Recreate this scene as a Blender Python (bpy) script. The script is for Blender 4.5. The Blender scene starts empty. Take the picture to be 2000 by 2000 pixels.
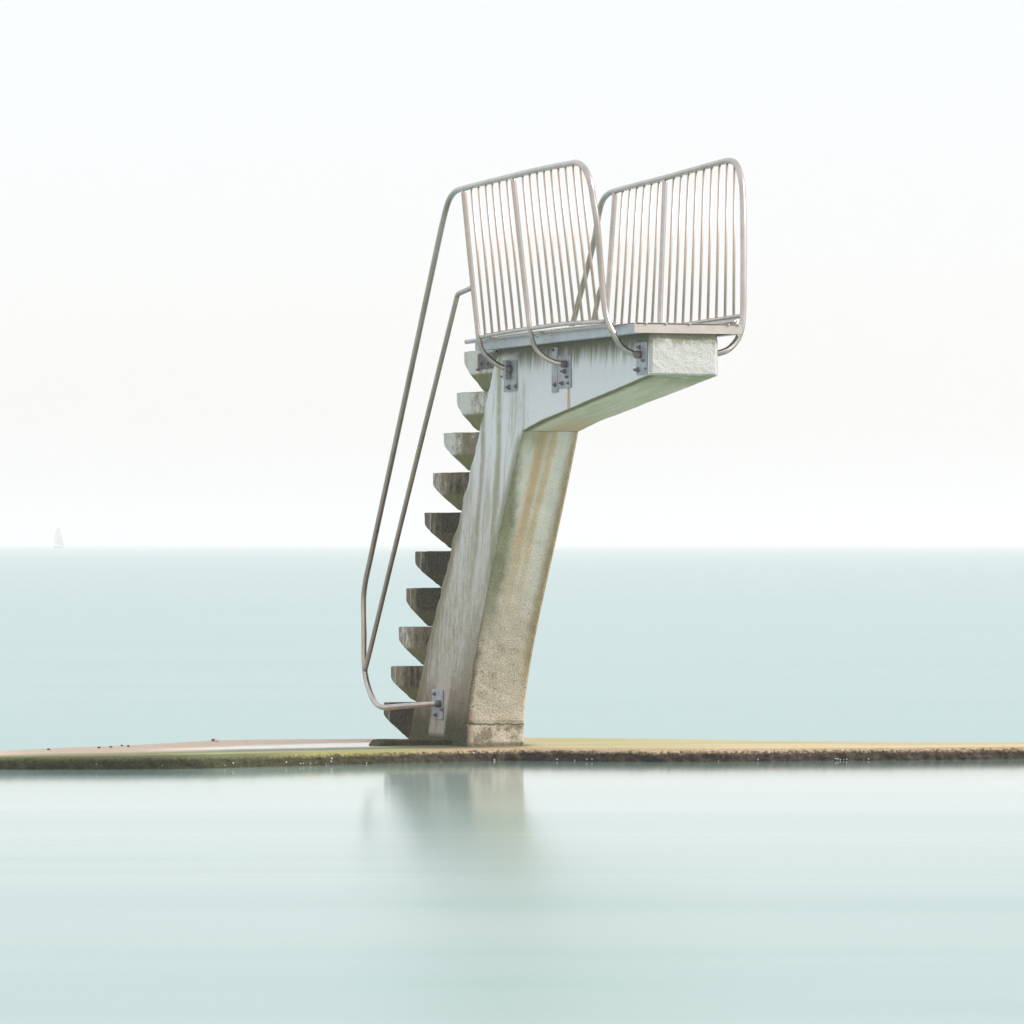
import bpy, bmesh, math, random
import numpy as np
from mathutils import Vector, noise as mnoise

scene = bpy.context.scene
COL = scene.collection
R = math.radians
rnd = random.Random(11)

# ------------------------------------------------------------------ camera
F = 9500.0            # focal length in pixels of a 2000 px wide picture
HC = 1.48             # eye height above the top of the sea wall
HZ = 1061.5           # pixel row of the horizon
cam_d = bpy.data.cameras.new("camera")
cam_d.sensor_width = 36.0
cam_d.lens = F / 2000.0 * 36.0
cam_d.shift_y = (HZ - 1000.0) / 2000.0
cam_d.clip_start = 0.5
cam_d.clip_end = 60000.0
cam = bpy.data.objects.new("camera", cam_d)
cam.location = (0, 0, HC)
cam.rotation_euler = (R(90), 0, 0)
COL.objects.link(cam)
scene.camera = cam

# ------------------------------------------------------------------ light
SUN_DIR = Vector((0.94, -0.20, 0.0)).normalized()
SUN_EL = R(37)
sun_az = math.atan2(SUN_DIR.x, SUN_DIR.y)
w = bpy.data.worlds.new("World")
scene.world = w
w.use_nodes = True
wn = w.node_tree
wn.nodes.clear()
sky = wn.nodes.new("ShaderNodeTexSky")
sky.sky_type = 'NISHITA'
sky.sun_disc = False
sky.sun_elevation = SUN_EL
sky.sun_rotation = sun_az
sky.dust_density = 1.6
sky.air_density = 1.0
veil = wn.nodes.new("ShaderNodeMix")          # a thin white veil of high haze over the clear sky
veil.data_type = 'RGBA'
veil.inputs[0].default_value = 0.64
veil.inputs[7].default_value = (10.62, 10.5, 10.58, 1)
bg = wn.nodes.new("ShaderNodeBackground")
bg.inputs['Strength'].default_value = 0.140
wo = wn.nodes.new("ShaderNodeOutputWorld")
wn.links.new(sky.outputs[0], veil.inputs[6])
wtc = wn.nodes.new("ShaderNodeTexCoord")      # an overcast sky is a little darker at the horizon than overhead
wsep = wn.nodes.new("ShaderNodeSeparateXYZ")
wmr = wn.nodes.new("ShaderNodeMapRange")
wmr.interpolation_type = 'SMOOTHSTEP'
wmr.inputs[1].default_value = 0.02
wmr.inputs[2].default_value = 0.60
wmr.inputs[3].default_value = 0.80
wmr.inputs[4].default_value = 1.10
wsc = wn.nodes.new("ShaderNodeVectorMath")
wsc.operation = 'SCALE'
wn.links.new(wtc.outputs['Generated'], wsep.inputs[0])
wn.links.new(wsep.outputs[2], wmr.inputs[0])
wn.links.new(veil.outputs[2], wsc.inputs[0])
wn.links.new(wmr.outputs[0], wsc.inputs['Scale'])
wn.links.new(wsc.outputs[0], bg.inputs['Color'])
wn.links.new(bg.outputs[0], wo.inputs['Surface'])

sun_d = bpy.data.lights.new("sun", 'SUN')
sun_d.energy = 4.3
sun_d.angle = R(5.0)
sun_d.color = (1.0, 0.93, 0.84)
sun = bpy.data.objects.new("sun", sun_d)
L = Vector((SUN_DIR.x * math.cos(SUN_EL), SUN_DIR.y * math.cos(SUN_EL), math.sin(SUN_EL)))
sun.rotation_euler = (-L).to_track_quat('-Z', 'Y').to_euler()
sun.location = (20, 20, 30)
COL.objects.link(sun)

vs = scene.view_settings
scene.display_settings.display_device = 'sRGB'
vs.view_transform = 'Standard'
vs.look = 'None'
vs.exposure = 0.07
vs.gamma = 1.0
vs.use_curve_mapping = False
scene.cycles.max_bounces = 8
scene.cycles.volume_bounces = 2
scene.cycles.use_denoising = True

# ------------------------------------------------------------------ tower frame
ANG = R(20)
CA, SA = math.cos(ANG), math.sin(ANG)
SV = Vector((SA, -CA, 0))      # local x: from the stairs towards the diving end
WV = Vector((CA, SA, 0))       # local y: from the near side to the far side
D0 = F * HC / (1457.0 - HZ)
AX = (909.8 - 1000.0) / F * D0
A = Vector((AX, D0, 0))
C0 = CA * AX + SA * D0


def Q(px, py, off=0.0):
    """Tower-local point on the upright plane 'off' metres behind the near side."""
    D = (C0 + off) / (CA * (px - 1000.0) / F + SA)
    P = Vector(((px - 1000.0) / F * D, D, HC - (py - HZ) * D / F)) - A
    return Vector((P.dot(SV), off, P.z))


def G0(px, py, z=0.0):
    """World point on a level plane at height z."""
    D = F * (HC - z) / (py - HZ)
    return ((px - 1000.0) / F * D, D)


def off_at(x, px):
    k = (px - 1000.0) / F
    return (k * (A.y + x * SV.y) - A.x - x * SV.x) / (WV.x - k * WV.y)


# ------------------------------------------------------------------ object helpers
def mesh_obj(name, verts, faces, mat=None, parent=None, smooth=False, uv=None):
    me = bpy.data.meshes.new(name)
    me.from_pydata([tuple(v) for v in verts], [], faces)
    if uv is not None:
        lay = me.uv_layers.new(name="UVMap")
        vi = np.empty(len(me.loops), dtype=np.int32)
        me.loops.foreach_get("vertex_index", vi)
        lay.data.foreach_set("uv", np.asarray(uv, dtype=np.float32)[vi].ravel())
    if smooth:
        me.polygons.foreach_set("use_smooth", [True] * len(me.polygons))
    me.update()
    o = bpy.data.objects.new(name, me)
    if mat:
        me.materials.append(mat)
    COL.objects.link(o)
    if parent:
        o.parent = parent
    return o


def bm_obj(name, bm, mat, parent=None, smooth=False):
    me = bpy.data.meshes.new(name)
    bmesh.ops.recalc_face_normals(bm, faces=bm.faces[:])
    bm.to_mesh(me)
    bm.free()
    if smooth:
        me.polygons.foreach_set("use_smooth", [True] * len(me.polygons))
    me.materials.append(mat)
    o = bpy.data.objects.new(name, me)
    COL.objects.link(o)
    if parent:
        o.parent = parent
    return o


def tag(o, label=None, cat=None, group=None, kind=None):
    if label:
        o['label'] = label
    if cat:
        o['category'] = cat
    if group:
        o['group'] = group
    if kind:
        o['kind'] = kind
    return o


def box_bm(x0, x1, y0, y1, z0, z1, bevel=0.0):
    bm = bmesh.new()
    vs_ = [bm.verts.new(p) for p in ((x0, y0, z0), (x1, y0, z0), (x1, y1, z0), (x0, y1, z0),
                                     (x0, y0, z1), (x1, y0, z1), (x1, y1, z1), (x0, y1, z1))]
    for f in ((0, 3, 2, 1), (4, 5, 6, 7), (0, 1, 5, 4), (1, 2, 6, 5), (2, 3, 7, 6), (3, 0, 4, 7)):
        bm.faces.new([vs_[i] for i in f])
    if bevel:
        bmesh.ops.bevel(bm, geom=bm.edges[:], offset=bevel, segments=2, affect='EDGES', profile=0.5)
    return bm


def smooth_path(pts, step=0.03):
    """Centripetal-like Catmull-Rom through points, sampled evenly enough."""
    P = [Vector(p) for p in pts]
    out = []
    n = len(P)
    for i in range(n - 1):
        p0 = P[max(i - 1, 0)]
        p1, p2 = P[i], P[i + 1]
        p3 = P[min(i + 2, n - 1)]
        d = (p2 - p1).length
        m1 = (p2 - p0)
        m2 = (p3 - p1)
        m1 = m1.normalized() * d if m1.length else m1
        m2 = m2.normalized() * d if m2.length else m2
        k = max(2, min(40, int(d / step)))
        for j in range(k):
            t = j / k
            h00 = 2 * t**3 - 3 * t**2 + 1
            h10 = t**3 - 2 * t**2 + t
            h01 = -2 * t**3 + 3 * t**2
            h11 = t**3 - t**2
            out.append(p1 * h00 + m1 * h10 + p2 * h01 + m2 * h11)
    out.append(P[-1])
    return out


def tube_geo(pts, r, seg=14):
    V, Fc = [], []
    n = len(pts)
    ref = None
    for i, p in enumerate(pts):
        t = (pts[min(i + 1, n - 1)] - pts[max(i - 1, 0)]).normalized()
        if ref is None:
            ref = t.orthogonal().normalized()
        ref = (ref - t * ref.dot(t)).normalized()
        b = t.cross(ref)
        for k in range(seg):
            a = 2 * math.pi * k / seg
            V.append(p + (ref * math.cos(a) + b * math.sin(a)) * r)
    for i in range(n - 1):
        for k in range(seg):
            a = i * seg + k
            b2 = i * seg + (k + 1) % seg
            Fc.append((a, b2, b2 + seg, a + seg))
    # rounded caps
    for base, sgn, p, q in ((0, -1, pts[0], pts[1]), ((n - 1) * seg, 1, pts[-1], pts[-2])):
        d = (p - q).normalized() * r * 0.45
        c = len(V)
        V.append(p + d)
        for k in range(seg):
            a = base + k
            b2 = base + (k + 1) % seg
            Fc.append((a, c, b2) if sgn < 0 else (a, b2, c))
    return V, Fc


def tube(name, pts, r, mat, parent, seg=14, smooth_p=True, step=0.03):
    pts = smooth_path(pts, step) if smooth_p else [Vector(p) for p in pts]
    V, Fc = tube_geo(pts, r, seg)
    return mesh_obj(name, V, Fc, mat, parent, smooth=True)


# ------------------------------------------------------------------ material helper
class Mat:
    def __init__(s, name):
        s.mat = bpy.data.materials.new(name)
        s.mat.use_nodes = True
        s.t = s.mat.node_tree
        s.t.nodes.clear()
        s.out = s.t.nodes.new("ShaderNodeOutputMaterial")
        s.tc = s.t.nodes.new("ShaderNodeTexCoord")

    def put(s, sock, v):
        if isinstance(v, bpy.types.NodeSocket):
            s.t.links.new(v, sock)
        elif v is not None:
            if isinstance(v, tuple) and len(v) == 3 and sock.type == 'RGBA':
                v = v + (1,)
            sock.default_value = v

    def n(s, ty, **kw):
        nd = s.t.nodes.new(ty)
        for k, v in kw.items():
            setattr(nd, k, v)
        return nd

    def m(s, op, a, b=None, clamp=False):
        nd = s.n("ShaderNodeMath", operation=op, use_clamp=clamp)
        s.put(nd.inputs[0], a)
        if b is not None:
            s.put(nd.inputs[1], b)
        return nd.outputs[0]

    def mul(s, *a):
        r = a[0]
        for b in a[1:]:
            r = s.m('MULTIPLY', r, b)
        return r

    def add(s, a, b):
        return s.m('ADD', a, b)

    def mx(s, a, b):
        return s.m('MAXIMUM', a, b)

    def ss(s, x, a, b, lo=0.0, hi=1.0):
        nd = s.n("ShaderNodeMapRange", interpolation_type='SMOOTHSTEP')
        s.put(nd.inputs[0], x)
        nd.inputs[1].default_value = a
        nd.inputs[2].default_value = b
        nd.inputs[3].default_value = lo
        nd.inputs[4].default_value = hi
        return nd.outputs[0]

    def lin(s, x, a, b, lo=0.0, hi=1.0):
        nd = s.n("ShaderNodeMapRange")
        s.put(nd.inputs[0], x)
        nd.inputs[1].default_value = a
        nd.inputs[2].default_value = b
        nd.inputs[3].default_value = lo
        nd.inputs[4].default_value = hi
        return nd.outputs[0]

    def band(s, x, c, wd):
        d = s.m('ABSOLUTE', s.m('SUBTRACT', x, c))
        return s.ss(d, wd, wd * 0.15)

    def mix(s, f, a, b):
        nd = s.n("ShaderNodeMix", data_type='RGBA')
        s.put(nd.inputs[0], f)
        s.put(nd.inputs[6], a)
        s.put(nd.inputs[7], b)
        return nd.outputs[2]

    def vec(s, v, sc=(1, 1, 1), loc=(0, 0, 0), rot=(0, 0, 0)):
        nd = s.n("ShaderNodeMapping")
        s.put(nd.inputs[0], v)
        nd.inputs[1].default_value = loc
        nd.inputs[2].default_value = rot
        nd.inputs[3].default_value = sc
        return nd.outputs[0]

    def noise(s, v, scale, detail=4.0, rough=0.55, dist=0.0):
        nd = s.n("ShaderNodeTexNoise")
        s.put(nd.inputs['Vector'], v)
        nd.inputs['Scale'].default_value = scale
        nd.inputs['Detail'].default_value = detail
        nd.inputs['Roughness'].default_value = rough
        nd.inputs['Distortion'].default_value = dist
        return nd.outputs['Fac']

    def sep(s, v):
        nd = s.n("ShaderNodeSeparateXYZ")
        s.put(nd.inputs[0], v)
        return nd.outputs

    def comb(s, x, y, z):
        nd = s.n("ShaderNodeCombineXYZ")
        s.put(nd.inputs[0], x)
        s.put(nd.inputs[1], y)
        s.put(nd.inputs[2], z)
        return nd.outputs[0]

    def bump(s, h, strength=0.5, dist=0.01, prev=None):
        nd = s.n("ShaderNodeBump")
        s.put(nd.inputs['Strength'], strength)
        nd.inputs['Distance'].default_value = dist
        s.put(nd.inputs['Height'], h)
        if prev is not None:
            s.put(nd.inputs['Normal'], prev)
        return nd.outputs[0]

    def bsdf(s, color, rough=0.8, metal=0.0, normal=None, spec=0.5, ior=None, coat=None):
        b = s.n("ShaderNodeBsdfPrincipled")
        s.put(b.inputs['Base Color'], color)
        s.put(b.inputs['Roughness'], rough)
        s.put(b.inputs['Metallic'], metal)
        s.put(b.inputs['Specular IOR Level'], spec)
        if ior:
            b.inputs['IOR'].default_value = ior
        if normal is not None:
            s.put(b.inputs['Normal'], normal)
        s.t.links.new(b.outputs[0], s.out.inputs['Surface'])
        return b


# ------------------------------------------------------------------ materials
def water_mat(name, base, deep, far_smooth):
    k = Mat(name)
    ob = k.tc.outputs['Object']
    x, y, z = k.sep(ob)
    if far_smooth is not None:                   # slow swell smeared into soft oblique streaks
        st = k.noise(k.vec(ob, (0.05, 0.42, 1), rot=(0, 0, R(-58))), 1.0, 4.0, 0.55, 0.5)
        st2 = k.noise(k.vec(ob, (0.13, 1.7, 1), rot=(0, 0, R(-62))), 1.0, 3.0, 0.5, 0.3)
        sx = k.add(k.mul(st, 0.72), k.mul(st2, 0.28))
    else:
        st = k.noise(k.vec(ob, (0.010, 0.030, 1), rot=(0, 0, R(-12))), 1.0, 5.0, 0.6, 0.6)
        st2 = k.noise(k.vec(ob, (0.07, 0.20, 1), rot=(0, 0, R(-20))), 1.0, 4.0, 0.55, 0.4)
        sx = k.add(k.mul(st, 0.55), k.mul(st2, 0.45))
    if far_smooth is not None:
        y0, y1 = far_smooth                      # still water in the lee of the wall, rougher away from it
        calm = k.ss(k.add(y, k.mul(k.m('SUBTRACT', st, 0.5), 2.5)), y0, y1)
        rough = k.add(k.mul(k.m('SUBTRACT', 1.0, calm), 0.25), 0.092)
        rough = k.add(rough, k.mul(k.m('SUBTRACT', sx, 0.5), k.mul(k.m('SUBTRACT', 1.0, calm), 0.08)))
    else:
        rough = k.add(0.36, k.mul(k.m('SUBTRACT', sx, 0.5), 0.22))
    col = k.mix(k.lin(sx, 0.34, 0.66), deep, base)
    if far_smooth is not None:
        col = k.mix(k.mul(k.ss(y, 33.3, 35.0), 0.85), col, (0.055, 0.10, 0.085))  # wall's dark reflection painted into the water colour beside it
    k.bsdf(col, rough, 0.0, None, 0.5, 1.33)
    return k.mat


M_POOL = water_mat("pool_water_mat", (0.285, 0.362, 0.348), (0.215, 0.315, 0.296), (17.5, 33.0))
M_SEA = water_mat("sea_water_mat", (0.255, 0.345, 0.335), (0.20, 0.305, 0.297), None)


def concrete_mat():
    k = Mat("weathered_concrete")
    ob = k.tc.outputs['Object']
    x, y, z = k.sep(ob)
    uvn = k.sep(k.tc.outputs['UV'])
    u, face = uvn[0], uvn[1]                     # u: across the near side, face: 0 side, 1 front, 2 underside, 3 end
    n_f = k.noise(ob, 70, 5, 0.7)
    n_m = k.noise(ob, 9, 5, 0.6)
    n_l = k.noise(ob, 2.3, 4, 0.55)
    lean = k.comb(k.add(x, k.mul(z, -0.17)), y, z)
    n_v = k.noise(k.vec(lean, (8, 9, 0.45)), 1.0, 5, 0.6)      # tall streaks running down the leg
    n_vf = k.noise(k.vec(lean, (30, 38, 0.9)), 1.0, 4, 0.6)
    uw = k.add(u, k.mul(k.m('SUBTRACT', k.noise(k.vec(ob, (1, 1, 0.9)), 1.0, 2, 0.4), 0.5), 0.10))
    incol = k.ss(u, 1.07, 1.01)
    WHITE = (0.76, 0.80, 0.83)
    # ---- near side
    c = k.mix(k.mul(n_m, 0.30), WHITE, (0.62, 0.64, 0.63))
    grime = k.mul(k.ss(k.add(z, k.mul(k.m('SUBTRACT', n_v, 0.5), 1.3)), 2.35, 0.75), incol)
    c = k.mix(k.mul(grime, 0.80), c, k.mix(n_m, (0.39, 0.36, 0.265), (0.50, 0.475, 0.385)))
    streak = k.mul(k.ss(n_vf, 0.50, 0.72), k.ss(z, 2.5, 1.2), incol)
    c = k.mix(k.mul(streak, 0.70), c, (0.25, 0.22, 0.16))
    pale = k.mul(k.ss(n_v, 0.56, 0.72), k.ss(z, 0.25, 0.9), incol)
    c = k.mix(k.mul(pale, 0.40), c, (0.62, 0.64, 0.61))
    sag = k.mul(k.mx(k.m('SUBTRACT', 2.1, z), 0.0), 0.26)          # runs hang plumb at the top, then follow the leaning leg
    xs_ = k.add(k.add(x, sag), k.mul(k.m('SUBTRACT', k.noise(k.vec(ob, (3, 3, 1.2)), 1.0, 2, 0.4), 0.5), 0.05))
    g1 = k.mul(k.band(xs_, G1X, 0.085), k.ss(z, 0.9, 1.6), k.ss(n_m, 0.15, 0.5))
    c = k.mix(k.mul(g1, 0.80), c, (0.31, 0.32, 0.17))
    g2 = k.mul(k.band(xs_, G2X, 0.075), k.ss(z, 0.9, 1.6), k.ss(n_m, 0.15, 0.5))
    c = k.mix(k.mul(g2, 0.75), c, (0.29, 0.27, 0.18))
    g3 = k.mul(k.band(uw, 0.83, 0.03), k.ss(z, 1.8, 2.3), incol)
    c = k.mix(k.mul(g3, 0.35), c, (0.42, 0.42, 0.33))
    edge = k.mul(k.ss(uw, 0.86, 0.985), k.ss(z, 0.9, 1.4), k.ss(z, 2.31, 2.2), incol)
    c = k.mix(k.mul(edge, 0.75), c, (0.22, 0.24, 0.11))
    mot = k.noise(k.vec(lean, (26, 26, 9)), 1.0, 5, 0.7)
    c = k.mix(k.mul(k.ss(mot, 0.50, 0.66), grime, 0.60), c, (0.24, 0.215, 0.165))
    c = k.mix(k.mul(k.ss(mot, 0.50, 0.36), grime, 0.75), c, (0.68, 0.68, 0.62))
    bk = k.mul(k.ss(k.add(uw, k.mul(k.m('SUBTRACT', n_v, 0.5), 0.3)), 0.20, 0.02), k.ss(z, 2.1, 1.5))
    c = k.mix(k.mul(bk, 0.75), c, (0.19, 0.16, 0.095))
    mid = k.mul(k.band(k.add(uw, k.mul(k.m('SUBTRACT', n_v, 0.5), 0.12)), 0.70, 0.13), k.ss(z, 0.5, 1.0), k.ss(z, 2.0, 1.4))
    c = k.mix(k.mul(mid, 0.55), c, (0.66, 0.68, 0.66))
    alg = k.noise(k.vec(lean, (7, 7, 1.5)), 1.0, 5, 0.65, 0.4)
    alg = k.mul(k.ss(alg, 0.50, 0.64), k.ss(n_f, 0.25, 0.55), incol)
    c = k.mix(k.mul(alg, 0.50), c, (0.29, 0.295, 0.165))
    dkc = k.mul(k.ss(k.add(uw, k.mul(k.m('SUBTRACT', n_m, 0.5), 0.35)), 0.66, 0.92), k.ss(z, 1.25, 0.55))
    c = k.mix(k.mul(dkc, 0.6), c, (0.23, 0.195, 0.14))
    # brown to the foot, moss at the very bottom, one pale splash below the plate
    foot = k.mul(k.ss(k.add(z, k.mul(k.m('SUBTRACT', n_m, 0.5), 0.5)), 0.62, 0.22), incol)
    c = k.mix(k.mul(foot, 0.80), c, (0.17, 0.135, 0.075))
    moss = k.mul(k.ss(k.add(z, k.mul(k.m('SUBTRACT', n_m, 0.5), 0.25)), 0.33, 0.10), incol)
    c = k.mix(k.mul(moss, 0.92), c, k.mix(n_f, (0.015, 0.022, 0.005), (0.065, 0.075, 0.018)))
    splash = k.mul(k.ss(k.m('ABSOLUTE', k.m('SUBTRACT', uw, 0.47)), 0.17, 0.11), k.ss(z, 0.035, 0.09), k.ss(z, 0.75, 0.45))
    c = k.mix(k.mul(splash, k.ss(n_f, 0.2, 0.55), 0.85), c, (0.56, 0.54, 0.47))
    rustp = k.mul(k.band(uw, 0.45, 0.03), k.ss(z, 0.04, 0.12), k.ss(z, 0.26, 0.2))
    c = k.mix(k.mul(rustp, 0.6), c, (0.36, 0.20, 0.09))
    # algae and painted-in shade under the deck, thin runs below it
    top = k.ss(k.add(z, k.mul(k.m('SUBTRACT', n_vf, 0.5), 0.30)), 2.68, 2.84)
    topm = k.mul(top, k.ss(k.add(u, k.mul(n_m, 0.3)), 0.5, 1.15))
    eave = k.mul(k.ss(k.add(z, k.mul(k.m('SUBTRACT', n_m, 0.5), 0.06)), 2.80, 2.85), k.ss(n_f, 0.15, 0.5))  # dark line below the deck: its shade painted in, mixed with algae
    topm = k.mx(topm, eave)
    c = k.mix(k.mul(topm, 0.9), c, k.mix(n_f, (0.05, 0.05, 0.022), (0.19, 0.185, 0.085)))
    runs = k.mul(k.ss(n_vf, 0.60, 0.70), k.ss(u, 1.2, 1.5), k.ss(z, 2.35, 2.8))
    c = k.mix(k.mul(runs, 0.5), c, (0.36, 0.37, 0.25))
    runr = k.mul(k.band(x, RUST_X, 0.045), k.ss(z, RUST_Z + 0.01, RUST_Z), k.ss(n_vf, 0.2, 0.5))
    c = k.mix(k.mul(runr, 0.85), c, (0.46, 0.25, 0.11))
    runq = k.mul(k.band(x, RUN_X, 0.03), k.ss(z, RUN_Z + 0.01, RUN_Z), k.ss(z, RUN_Z - 0.7, RUN_Z - 0.05))
    c = k.mix(k.mul(runq, 0.55), c, (0.36, 0.36, 0.24))
    c_side = c
    # ---- front of the leg
    v = k.m('DIVIDE', y, 0.44)
    vw = k.add(v, k.mul(k.m('SUBTRACT', n_v, 0.5), 0.16))
    f = k.mix(n_m, (0.82, 0.79, 0.67), (0.84, 0.82, 0.73))
    f = k.mix(k.mul(k.ss(z, 1.7, 0.5), 0.95), f, k.mix(n_m, (0.60, 0.54, 0.43), (0.70, 0.65, 0.53)))
    gw = k.mul(k.add(0.12, k.mul(k.ss(z, 2.15, 1.5), 0.20)), 1.0)
    gedge = k.ss(k.m('SUBTRACT', k.add(vw, k.mul(k.m('SUBTRACT', n_m, 0.5), 0.2)), gw), 0.03, -0.16)
    gedge = k.mul(gedge, k.ss(z, 0.6, 1.25))
    f = k.mix(k.mul(gedge, 0.92), f, k.mix(n_f, (0.11, 0.115, 0.05), (0.30, 0.30, 0.165)))
    gmid = k.mul(k.ss(n_v, 0.45, 0.65), k.ss(z, 0.6, 1.6), k.ss(vw, 0.75, 0.3))
    f = k.mix(k.mul(gmid, 0.5), f, (0.38, 0.40, 0.25))
    rust = k.mx(k.band(vw, 0.38, 0.14), k.mul(k.band(vw, 0.56, 0.10), 0.8))
    rust = k.mul(rust, k.ss(z, 0.7, 1.7))
    f = k.mix(k.mul(rust, 0.74), f, (0.66, 0.42, 0.18))
    wht = k.mul(k.band(vw, 0.80, 0.16), k.ss(z, 0.8, 1.4))
    f = k.mix(k.mul(wht, 0.5), f, (0.72, 0.74, 0.70))
    redge = k.mul(k.ss(vw, 0.80, 0.97), k.ss(z, 0.2, 0.7))
    f = k.mix(k.mul(redge, 0.85), f, (0.33, 0.245, 0.12))
    ledge_ = k.mul(k.ss(k.add(vw, k.mul(k.m('SUBTRACT', n_m, 0.5), 0.3)), 0.13, 0.0), k.ss(z, 1.2, 0.7))
    f = k.mix(k.mul(ledge_, 0.85), f, (0.14, 0.105, 0.065))
    mud = k.mul(k.ss(k.add(n_m, k.mul(k.m('SUBTRACT', n_f, 0.5), 0.5)), 0.52, 0.64), k.ss(z, 1.3, 0.2))
    f = k.mix(k.mul(mud, 0.42), f, (0.30, 0.245, 0.16))
    pit = k.mul(k.ss(k.add(n_f, k.mul(k.m('SUBTRACT', n_m, 0.5), 0.25)), 0.57, 0.64), k.ss(z, 1.3, 0.1))
    f = k.mix(k.mul(pit, 0.8), f, (0.17, 0.14, 0.09))
    low = k.mul(k.ss(k.add(z, k.mul(k.m('SUBTRACT', n_m, 0.5), 0.02)), 0.165, 0.150), k.ss(n_m, 0.42, 0.6))
    f = k.mix(k.mul(low, 0.8), f, (0.22, 0.18, 0.115))
    topg = k.mul(k.ss(z, 2.05, 2.33), k.ss(vw, 0.75, 0.2))
    f = k.mix(k.mul(topg, 0.7), f, (0.32, 0.32, 0.17))
    f = k.mix(k.mul(k.ss(k.add(z, k.mul(k.m('SUBTRACT', n_m, 0.5), 0.05)), 0.035, 0.01), 0.8), f, (0.10, 0.09, 0.04))
    # ---- underside of the arm
    n_x = k.noise(k.vec(ob, (1.6, 16, 5)), 1.0, 5, 0.65)
    uc = k.mix(k.ss(n_x, 0.35, 0.68), (0.82, 0.78, 0.65), (0.66, 0.64, 0.45))
    ue = k.mx(k.ss(k.m('DIVIDE', y, 0.46), 0.22, 0.0), k.ss(x, UEND - 0.7, UEND))
    uc = k.mix(k.mul(ue, 0.75, k.ss(n_m, 0.2, 0.55)), uc, (0.30, 0.30, 0.13))
    ul = k.ss(k.add(y, k.mul(k.m('SUBTRACT', n_m, 0.5), 0.06)), 0.075, 0.025)
    uc = k.mix(k.mul(ul, 0.85), uc, k.mix(n_f, (0.07, 0.075, 0.025), (0.20, 0.20, 0.09)))
    ur = k.mul(k.ss(x, UX0 + 0.75, UX0 + 0.05), k.ss(k.m('DIVIDE', y, 0.45), 0.25, 0.6))
    uc = k.mix(k.mul(ur, 0.6), uc, (0.72, 0.50, 0.27))
    # ---- end block
    ec = k.mix(k.mul(n_m, 0.5), (0.56, 0.575, 0.56), (0.44, 0.45, 0.43))
    et = k.ss(k.add(z, k.mul(k.m('SUBTRACT', k.noise(ob, 14, 5, 0.7), 0.5), 0.20)), 2.775, 2.86)
    ec = k.mix(k.mul(et, 0.95), ec, k.mix(n_f, (0.10, 0.10, 0.05), (0.30, 0.29, 0.19)))
    epit = k.ss(n_f, 0.60, 0.70)
    ec = k.mix(k.mul(epit, 0.6), ec, (0.26, 0.26, 0.21))
    estr = k.mul(k.ss(k.noise(k.vec(ob, (6, 9, 26), rot=(R(12), 0, 0)), 1.0, 5, 0.7), 0.54, 0.66), 0.5)
    ec = k.mix(estr, ec, (0.36, 0.37, 0.30))
    eb = k.ss(k.add(z, k.mul(n_m, 0.03)), 2.625, 2.60)
    ec = k.mix(k.mul(eb, 0.6), ec, (0.33, 0.32, 0.2))
    col = k.mix(k.ss(face, 0.45, 0.55), c_side, f)
    col = k.mix(k.ss(face, 1.45, 1.55), col, uc)
    col = k.mix(k.ss(face, 2.45, 2.55), col, ec)
    col = k.mix(k.mul(k.ss(k.noise(ob, 150, 2, 0.6), 0.5, 0.75), 0.25), col, (0.25, 0.23, 0.18))
    grain = k.noise(ob, 95, 3, 0.75)
    col = k.mix(k.mul(k.ss(grain, 0.52, 0.30), k.add(k.ss(z, 2.7, 0.5, 0.12, 0.55), 0.0)), col, (0.16, 0.14, 0.10))
    col = k.mix(k.mul(k.ss(grain, 0.52, 0.70), 0.28), col, (0.85, 0.84, 0.80))
    rgh = k.add(k.mul(k.ss(z, 1.4, 0.0), 0.5), 0.4)
    rgh = k.mul(rgh, k.add(k.ss(face, 0.4, 1.0), 0.35))
    hgt = k.mul(k.add(k.mul(n_f, 0.8), k.mul(n_m, 0.22)), rgh)
    crack = k.band(k.add(z, k.mul(k.m('SUBTRACT', k.noise(ob, 12, 4, 0.6), 0.5), 0.035)), 0.155, 0.010)
    crack = k.mul(crack, k.ss(face, 0.5, 0.9), k.ss(face, 1.4, 1.2))
    col = k.mix(k.mul(crack, 0.75), col, (0.10, 0.08, 0.06))
    hgt = k.m('SUBTRACT', hgt, k.mul(crack, 0.8))
    nm = k.bump(hgt, 1.0, 0.017)
    nm = k.bump(k.noise(ob, 130, 3, 0.7), 0.8, 0.007, nm)
    k.bsdf(col, 0.88, 0.0, nm, 0.25)
    return k.mat


G1X = Q(975, 760).x
G2X = Q(944, 800).x
RUST_X = Q(1111, 758).x
RUST_Z = Q(1111, 758).z
RUN_X = Q(1000, 765).x
RUN_Z = Q(1000, 765).z
UEND = Q(1268.5, 733).x
UX0 = Q(1019.7, 842).x
M_CONC = concrete_mat()


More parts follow.
